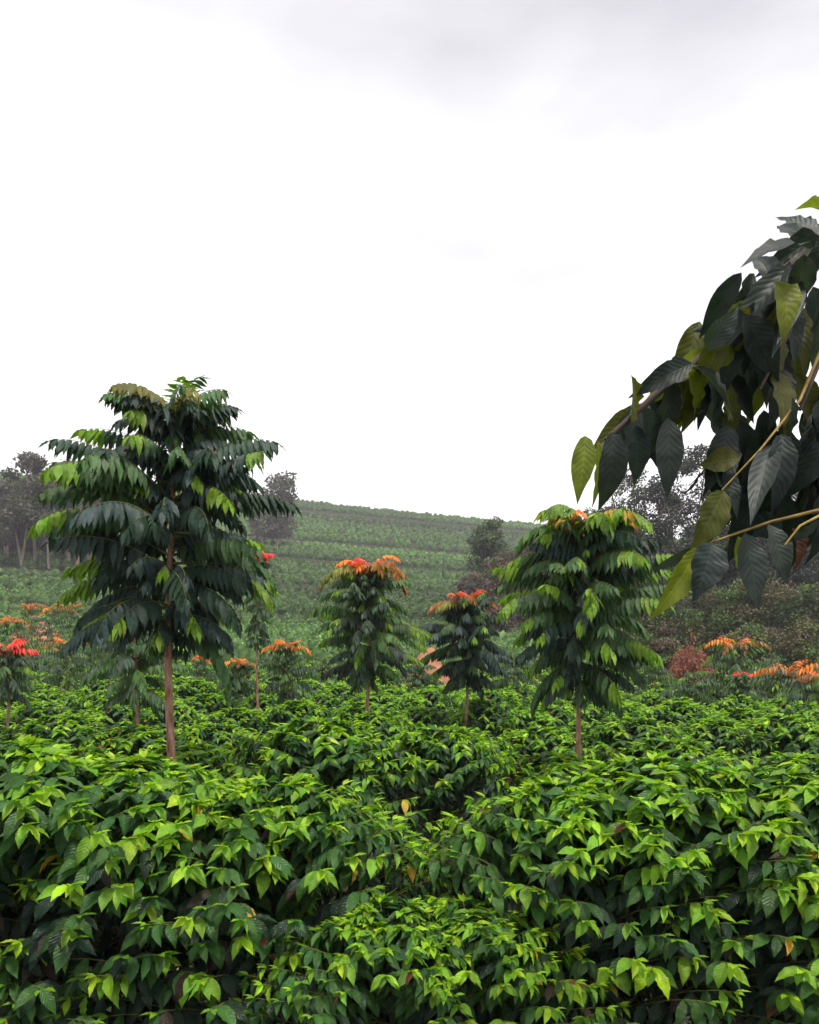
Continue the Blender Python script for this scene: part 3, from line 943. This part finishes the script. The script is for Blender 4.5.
# ------------------------------------------------------------------ tree at right whose branch hangs into the view
def overhanging():
    rg = np.random.default_rng(9)
    D = 1.75
    tx = px(1010, 2.3)
    root = empty('overhanging_tree', (tx, 2.3, 0))
    tag(root, 'large-leaved tree beside the viewer whose branch hangs in from the upper right', 'tree')
    off = np.array([tx, 2.3, 0])

    def W(p, y, d):
        return np.array([px(p, d), d, pz(y, d)]) - off
    tk = Tubes()
    tk.add([(0, 0, 0), (.03, .02, 1.2), (.0, .0, 2.4), (.05, -.02, 3.6)], .08, .035, 10)
    tk.build('trunk', M_BARK, root)
    br = Tubes(); sh = Tubes()
    br.add([np.array([0, 0, 2.9]), W(930, 180, 2.1), W(850, 215, 1.95), W(780, 275, 1.85), W(715, 345, 1.8), W(650, 400, 1.75), W(606, 440, 1.75)], .022, .006, 7)
    br.add([W(850, 215, 1.95), W(845, 290, 1.9), W(820, 360, 1.85), W(800, 410, 1.8)], .012, .004, 6)
    br.add([W(780, 275, 1.85), W(790, 330, 1.8), W(760, 390, 1.78)], .009, .003, 6)
    br.add([np.array([0, 0, 2.1]), W(930, 490, 1.95), W(870, 500, 1.8)], .018, .008, 7)
    br.build('limbs', M_DARKBARK, root)
    # leaf stalks: yellowish rachises
    sh.add([W(870, 500, 1.8), W(819, 510, D), W(770, 522, D), W(735, 534, 1.72), W(698, 547, 1.7)], .006, .0025, 5)
    sh.add([W(870, 500, 1.8), W(840, 505, 1.6), W(800, 526, 1.55), W(785, 545, 1.55)], .005, .002, 5)
    sh.add([W(820, 352, 1.85), W(800, 400, 1.75), W(760, 450, 1.7), W(722, 490, 1.7)], .005, .002, 5)
    sh.build('leaf_stalks', noise_material('yellow_stalk', [(.20, .13, .03), (.38, .27, .07)], 30, rough=.5), root)
    DK, GY, OL, YL, BRN = (.013, .024, .020), (.032, .046, .042), (.075, .080, .010), (.15, .19, .012), (.075, .025, .012)
    lv = Leaves()

    def leaf(b, t, w, c, d0=D, dd=0.0, roll=0.0, bend=.12, fold=.25):
        P, Q = W(*b, d0), W(*t, d0 + dd)
        v = Q - P; L = float(np.linalg.norm(v))
        n = np.array([0.15 + roll, -1.0, .35])
        lv.add(P, v, n, L * 1.03, w / F * d0, jit(rg, c, .08), bend + abs(rg.normal(0, .22)), fold + rg.uniform(0, .3))
    # fixed leaves, base -> tip in the picture
    leaf((585, 436), (584, 496), 24, YL, 1.75, -.05)
    leaf((598, 440), (602, 506), 17, YL, 1.80, .0, .5)
    leaf((612, 432), (620, 507), 30, GY, 1.72, -.05)
    leaf((636, 425), (641, 484), 25, GY, 1.80, .02)
    leaf((655, 425), (657, 480), 18, OL, 1.85, .05, .6)
    leaf((668, 418), (674, 492), 27, GY, 1.74, -.04, -.2)
    leaf((724, 491), (697, 547), 33, OL, 1.70, -.05)
    leaf((740, 458), (700, 462), 26, OL, 1.72, .02)
    leaf((698, 548), (664, 614), 27, YL, 1.68, -.08, .2)
    leaf((712, 543), (704, 594), 37, GY, 1.66, -.06)
    leaf((692, 547), (655, 577), 11, GY, 1.72, .02, .9)
    leaf((698, 546), (668, 578), 9, GY, 1.75, .05, 1.1)
    leaf((729, 540), (722, 606), 18, DK, 1.72, .05, .4)
    leaf((745, 533), (764, 604), 29, GY, 1.68, -.06)
    leaf((738, 536), (752, 594), 20, YL, 1.78, .08, -.6)
    leaf((768, 524), (796, 579), 24, GY, 1.68, -.05, .3)
    leaf((782, 520), (752, 535), 30, DK, 1.80, .03)
    leaf((792, 528), (810, 574), 27, BRN, 1.58, .0, .4, .3)
    leaf((819, 520), (786, 550), 12, GY, 1.55, .02, 1.0)
    leaf((700, 470), (690, 500), 8, GY, 1.78, .04, 1.1)
    leaf((716, 446), (698, 496), 10, GY, 1.8, .04, 1.3)
    for k in range(60):                              # dense dark cluster
        bx, by = rg.uniform(715, 850), rg.uniform(395, 505)
        if by > 470 and bx < 735: continue
        leaf((bx, by), (bx + rg.normal(0, 22), by + rg.uniform(48, 80)), rg.uniform(20, 30), DK if rg.uniform() < .75 else GY, rg.uniform(1.72, 2.1), rg.normal(0, .08), rg.normal(0, .35))
    for k in range(55):
        bx = rg.uniform(690, 860); by = rg.uniform(max(250, 900 - bx * .85), 440)
        leaf((bx, by), (bx + rg.normal(0, 26), by + rg.uniform(50, 78)), rg.uniform(18, 28), [DK, GY, OL, DK][rg.integers(4)], rg.uniform(1.72, 2.1), rg.normal(0, .08), rg.normal(0, .35))
    for k in range(60):                              # leaves along the limb above
        t = rg.uniform(0, 1)
        bx = 610 + t * 260; by = np.interp(bx, [606, 650, 715, 780, 850, 900], [440, 400, 345, 275, 215, 195])
        a = rg.normal(0, .5)
        ln = rg.uniform(50, 78)
        leaf((bx, by), (bx + ln * math.sin(a), by + ln * math.cos(a) * (1 if rg.uniform() < .8 else -.7)), rg.uniform(22, 34), [DK, GY, OL, GY, YL][rg.integers(5)], rg.uniform(1.72, 1.95), rg.normal(0, .08), rg.normal(0, .4))
    lv.build('foliage', M_BIGLEAF, T_HI, root, 4)


overhanging()

# ------------------------------------------------------------------ haze
import bmesh
bm = bmesh.new()
bmesh.ops.create_cube(bm, size=1.0)
me = bpy.data.meshes.new('haze'); bm.to_mesh(me); bm.free()
hz = bpy.data.objects.new('haze', me); COL.objects.link(hz)
hz.scale = (900, 640, 130); hz.location = (0, 230, 130 / 2 - 26)
m = bpy.data.materials.new('haze'); m.use_nodes = True
nt = m.node_tree; nt.nodes.clear()
ho = nt.nodes.new('ShaderNodeOutputMaterial'); pv = nt.nodes.new('ShaderNodeVolumePrincipled')
pv.inputs['Density'].default_value = 0.00065
pv.inputs['Color'].default_value = (.91, .88, 1.0, 1)
nt.links.new(pv.outputs[0], ho.inputs['Volume'])
me.materials.append(m)
tag(hz, kind='stuff')
